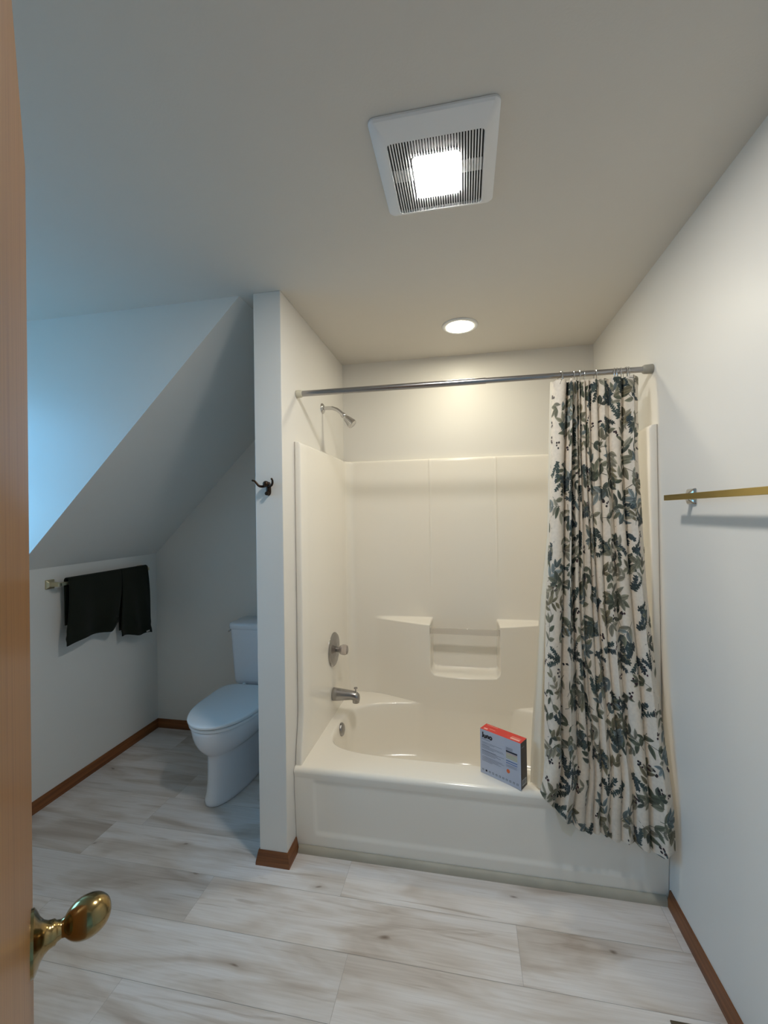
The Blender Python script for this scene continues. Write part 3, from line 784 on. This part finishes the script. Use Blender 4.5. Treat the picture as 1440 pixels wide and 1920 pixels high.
# ---------------------------------------------------------------- towel bars and towels
def square_post(b, wall, out, y, z, a=.022, d=.012, L_=.07, s=.012):
    """flared square rosette on a wall x=wall, arm towards out"""
    rows = []
    for h, r in ((-.001, a), (d*.4, a), (d, s*1.05), (L_, s*.85)):
        rows.append([(wall+out*h, y-r, z-r), (wall+out*h, y+r, z-r), (wall+out*h, y+r, z+r), (wall+out*h, y-r, z+r)])
    b.grid(rows, close_u=True); b.cap(rows[0]); b.cap(rows[-1])
kb = thing('towel_bar', 'short brass towel bar on the knee wall under the sloped ceiling', 'towel bar', (XL, .39, 1.160))
for y in (.085, .724):
    b = MB(); square_post(b, XL, 1, y, 1.160, .025, .016, .072, .012); part(b, 'wall_post', M_brassd, kb, smooth=False, bevel=.003)
b = MB(); b.box(XL+.056, XL+.072, .085, .724, 1.151, 1.169); part(b, 'bar', M_brassd, kb, smooth=False, bevel=.001)

rb = thing('towel_bar', 'brass towel bar with chrome post on the right wall', 'towel bar', (0, -.45, 1.555))
for y in (-.222, -.80):
    b = MB(); square_post(b, 0, -1, y, 1.558, .027, .018, .058, .010); part(b, 'wall_post', M_chrome, rb, smooth=False, bevel=.004)
b = MB(); b.box(-.070, -.058, -.862, -.178, 1.5465, 1.5655); part(b, 'bar', M_brass, rb, smooth=False, bevel=.001)

M_towel = noise_bump(mat('dark olive terry', (.017,.019,.012), .95, Specular_IOR_Level=.15, Sheen_Weight=.04, Sheen_Roughness=.5), 420, .9, .003, 4, vary=.75, vscale=18)
def towel(y0, y1, zf, zbk, seed, xo, wob=.006, skew=0., extra=None):
    """terry folded over the bar; zf, zbk: functions of s for front and rear hem height"""
    bxx = XL+.064; rows = []; n = 40
    prof = []
    for s_ in range(n+1):
        s = s_/n; row = []
        hf, hb = zf(s), zbk(s); zt = 1.186
        for k in range(19): # front going up from its hem
            t = k/18; z = hf+(zt-.012-hf)*t
            w = (1-t); y = y0+(y1-y0)*s + skew*w*(1-s) + (extra(s, w) if extra else 0)
            x = bxx + .015 + xo*math.sin(PI*min(1, w*1.3))*.5 + w*wob*math.sin(s*7+seed) + w*.007*math.sin(s*13+seed*2+z*9)
            if .84 < w < .90: x -= .005
            row.append((x, y, z))
        for a in range(15, 180, 25):
            a = math.radians(a); row.append((bxx+.016*math.cos(a), y0+(y1-y0)*s, zt-.012+.014*math.sin(a)))
        for k in range(12):
            t = k/11; z = zt-.012+(hb-zt+.012)*t; y = y0+(y1-y0)*s + .012*t
            row.append((bxx-.016-t*.006*(1+math.sin(s*6+seed)), y, z))
        rows.append(row)
    b = MB(); b.grid(rows); o = b.build('hand_towel', M_towel, None, angle=180)
    sm = o.modifiers.new('thick', 'SOLIDIFY'); sm.thickness = .0065; sm.offset = 0
    return o
t1 = towel(.128, .480, lambda s: .825+.012*math.sin(s*4)+.055*ss(.80,1,s)+.0*s, lambda s: .925-.02*s, 1.0, .020, .017, -.028, lambda s, w: -.035*w*ss(.6, 1, s))
tag(t1, 'dark olive towel with slanted lower hem, left of two on the knee wall bar', 'towel')
t2 = towel(.487, .706, lambda s: .768-.046*s+.006*math.sin(s*9), lambda s: .80, 4.0, .018, .006, .0, lambda s, w: .036*w*s)
tag(t2, 'dark towel with a small white tag, right of two on the knee wall bar', 'towel')
M_tagw = noise_bump(mat('white care tag', (.55,.53,.5), .7), 300, .1, .0003)
b = MB(); b.box(XL+.0955, XL+.0970, .672, .700, .744, .753); o = b.build('care_tag', M_tagw, None, smooth=False); o.parent = t2

# ---------------------------------------------------------------- robe hook
hk = thing('robe_hook', 'small dark bronze double robe hook on the end of the wing wall', 'hook', (-1.589, WY, 1.63))
hx = -1.589
b = MB(); rows = []
for h, s in ((-.001, 1.), (.004, 1.), (.007, .8), (.009, .4)):
    row = []
    for k in range(28):
        a = 2*PI*k/28; r = .0165 + .004*math.cos(2*a+PI) ; row.append((hx + s*r*math.cos(a)*.9, WY-h, 1.630 + s*(r+.010)*math.sin(a)))
    rows.append(row)
b.grid(rows, close_u=True); b.cap(rows[0]); b.cap(rows[-1]); part(b, 'back_plate', M_bronze, hk)
b = MB(); b.lathe([(.009,0),(.0105,.012),(.0135,.022),(.0125,.03),(.008,.036),(0,.038)], (hx, WY-.002, 1.646), (0,-1,.15), 20)
part(b, 'boss', M_bronze, hk); b = MB()
b.lathe([(.008,0),(.0095,.010),(.0075,.018),(0,.021)], (hx-.001, WY-.004, 1.612), (0,-1,-.2), 16)
part(b, 'lower_boss', M_bronze, hk)
for sgn, tip in ((-1, [(0,-.022,1.643),(-.016,-.026,1.639),(-.030,-.030,1.642),(-.039,-.034,1.653),(-.046,-.037,1.662),(-.054,-.040,1.665)]), (1, [(0,-.022,1.643),(.016,-.026,1.641),(.028,-.031,1.643),(.035,-.036,1.653),(.036,-.039,1.663),(.034,-.041,1.669)])):
    pts = [(hx+x, WY+y, z) for x, y, z in tip]
    # resample smoothly
    P3 = []
    for i in range(len(pts)-1):
        p0_, p1_, p2_, p3_ = [Vector(pts[max(0, min(len(pts)-1, i+q))]) for q in (-1, 0, 1, 2)]
        for k in range(5):
            t = k/5; P3.append(.5*((2*p1_)+(p2_-p0_)*t+(2*p0_-5*p1_+4*p2_-p3_)*t*t+(3*p1_-p0_-3*p2_+p3_)*t**3))
    P3.append(Vector(pts[-1])); m_ = len(P3)
    b = MB(); b.tube(P3, [.0062-.0026*i/m_ for i in range(m_)], 12)
    b.lathe([(.0,-.0048),(.0034,-.0034),(.0048,0),(.0034,.0034),(0,.0048)], P3[-1], (P3[-1]-P3[-2]), 14)
    part(b, 'hook_arm', M_bronze, hk, angle=60)

# ---------------------------------------------------------------- ceiling fan light
fx0, fx1, fy0, fy1 = -.976, -.654, -.797, -.456; zc = H
fan = thing('exhaust_fan_light', 'square white ceiling exhaust fan with slatted grille and bright centre light', 'exhaust fan', ((fx0+fx1)/2, (fy0+fy1)/2, zc))
ix0, ix1, iy0, iy1 = -.938, -.689, -.738, -.483
b = MB(); rows = [rrect(fx0, fx1, fy0, fy1, zc-.0008, .018), rrect(fx0, fx1, fy0, fy1, zc-.006, .018), rrect(fx0+.004, fx1-.004, fy0+.004, fy1-.004, zc-.011, .018),
    rrect(ix0-.006, ix1+.006, iy0-.006, iy1+.006, zc-.0225, .014), rrect(ix0, ix1, iy0, iy1, zc-.023, .011), rrect(ix0+.001, ix1-.001, iy0+.001, iy1-.001, zc-.019, .010), rrect(ix0+.001, ix1-.001, iy0+.001, iy1-.001, zc-.002, .010)]
b.grid(rows, close_u=True); part(b, 'frame', M_white, fan, angle=30)
b = MB(); b.box(ix0-.001, ix1+.001, iy0-.001, iy1+.001, zc-.0135, zc-.0010); part(b, 'housing', M_dark, fan, smooth=False)
b = MB(); ns = 34; lx0, lx1, ly0, ly1 = -.878, -.752, -.684, -.538
for k in range(1, ns):
    x = ix0+(ix1-ix0)*k/ns
    if lx0-.002 < x < lx1+.002:
        b.box(x-.0016, x+.0016, iy0+.001, ly0-.001, zc-.0225, zc-.0165); b.box(x-.0016, x+.0016, ly1+.001, iy1-.001, zc-.0225, zc-.0165)
    else: b.box(x-.0016, x+.0016, iy0+.001, iy1-.001, zc-.0225, zc-.0165)
part(b, 'grille', M_white, fan, smooth=False)
for xa, xb in ((ix0+.003, lx0-.004), (lx1+.004, ix1-.003)):
    b = MB(); b.box(xa, xb, -.642, -.600, zc-.0160, zc-.0137); part(b, 'bracket', M_white, fan, smooth=False)
b = MB(); rows = [rrect(lx0-.001, lx1+.001, ly0-.001, ly1+.001, zc-.002, .013), rrect(lx0-.001, lx1+.001, ly0-.001, ly1+.001, zc-.0218, .013), rrect(lx0, lx1, ly0, ly1, zc-.0218, .012)]
b.grid(rows, close_u=True); part(b, 'lens_rim', M_white, fan)
b = MB(); b.cap(rrect(lx0+.001, lx1-.001, ly0+.001, ly1-.001, zc-.0246, .012)); b.grid([rrect(lx0+.001, lx1-.001, ly0+.001, ly1-.001, zc-.0246, .012), rrect(lx0, lx1, ly0, ly1, zc-.020, .012)], close_u=True)
part(b, 'lens', M_fanlens, fan, smooth=False)
# recessed downlight
dl = thing('recessed_downlight', 'small round recessed light glowing in the ceiling above the tub', 'ceiling light', (-.764, .424, zc))
b = MB(); b.lathe([(.093,.0006),(.093,.003),(.088,.007),(.072,.008),(.069,.004)], (-.764,.424,zc), (0,0,-1), 56); part(b, 'trim_ring', M_white, dl, angle=60)
b = MB(); b.lathe([(.070,.0040),(.0695,.0062),(0,.0066)], (-.764,.424,zc), (0,0,-1), 56); part(b, 'lens', M_downlens, dl)

# ---------------------------------------------------------------- floor register at the right wall
rgst = thing('floor_register', 'brown metal floor vent beside the right baseboard at the bottom edge', 'floor vent', (-.10, -.55, 0))
b = MB(); b.box(-.178, -.050, -.700, -.418, .0002, .0045); part(b, 'vent_frame', M_vent, rgst, smooth=False, bevel=.002)
b = MB()
for i in range(16): b.box(-.162, -.066, -.686+i*.0162, -.678+i*.0162, .0046, .0056)
part(b, 'louvre', M_vent, rgst, smooth=False)

# ---------------------------------------------------------------- daylight, camera, colour management
w = bpy.data.worlds.new('sky'); sc.world = w; w.use_nodes = True
bg = w.node_tree.nodes['Background']; bg.inputs[0].default_value = (.20, .57, 1., 1); bg.inputs[1].default_value = SKY_E
WN, WL = w.node_tree.nodes, w.node_tree.links                   # dimmer ground below the horizon, brighter sky overhead
wt = WN.new('ShaderNodeTexCoord'); wsx = WN.new('ShaderNodeSeparateXYZ'); WL.new(wt.outputs['Generated'], wsx.inputs[0])
wr = WN.new('ShaderNodeMapRange'); wr.inputs[1].default_value = -.15; wr.inputs[2].default_value = .75; wr.inputs[3].default_value = .30*SKY_E; wr.inputs[4].default_value = 1.9*SKY_E
WL.new(wsx.outputs['Z'], wr.inputs[0]); WL.new(wr.outputs[0], bg.inputs[1])
def portal(name, loc, rot, sx, sy):
    l = bpy.data.lights.new(name, 'AREA'); l.shape = 'RECTANGLE'; l.size = sx; l.size_y = sy; l.cycles.is_portal = True
    o = bpy.data.objects.new(name, l); link(o); o.location = loc; o.rotation_euler = rot
portal('dormer_daylight', (XW-.09, (wy0+wy1)/2, (wz0+wz1)/2), (0, -PI/2, 0), wz1-wz0, wy1-wy0)
portal('added_hall_daylight', (-2.09, (hx0+hx1)/2, (hz0+hz1)/2), (0, -PI/2, 0), hz1-hz0, hx1-hx0)  # portal for the daylight opening added in the unseen hall

cam = bpy.data.cameras.new('camera'); co = bpy.data.objects.new('camera', cam); link(co); sc.camera = co
fpx, yaw, pitch, roll = 791.670, .1894556, .0044378, -.0139916
F = Vector((-math.sin(yaw), math.cos(yaw), 0)); Rv = Vector((math.cos(yaw), math.sin(yaw), 0)); U = Vector((0,0,1))
F2 = F*math.cos(pitch)+U*math.sin(pitch); U2 = U*math.cos(pitch)-F*math.sin(pitch)
R3 = Rv*math.cos(roll)+U2*math.sin(roll); U3 = U2*math.cos(roll)-Rv*math.sin(roll)
mw = Matrix((( R3.x, U3.x, -F2.x, -.75178), (R3.y, U3.y, -F2.y, -1.80888), (R3.z, U3.z, -F2.z, 1.51413), (0, 0, 0, 1)))
co.matrix_world = mw
cam.sensor_fit = 'AUTO'; cam.sensor_width = 36; cam.lens = fpx/1920*36; cam.clip_start = .01
vs = sc.view_settings; vs.view_transform = 'Standard'; vs.look = 'None'; vs.gamma = 1; vs.use_curve_mapping = False; vs.exposure = EXPO
sc.cycles.use_denoising = True; sc.cycles.max_bounces = 10; sc.cycles.diffuse_bounces = 6; sc.cycles.caustics_refractive = False
sc.cycles.sample_clamp_indirect = 6
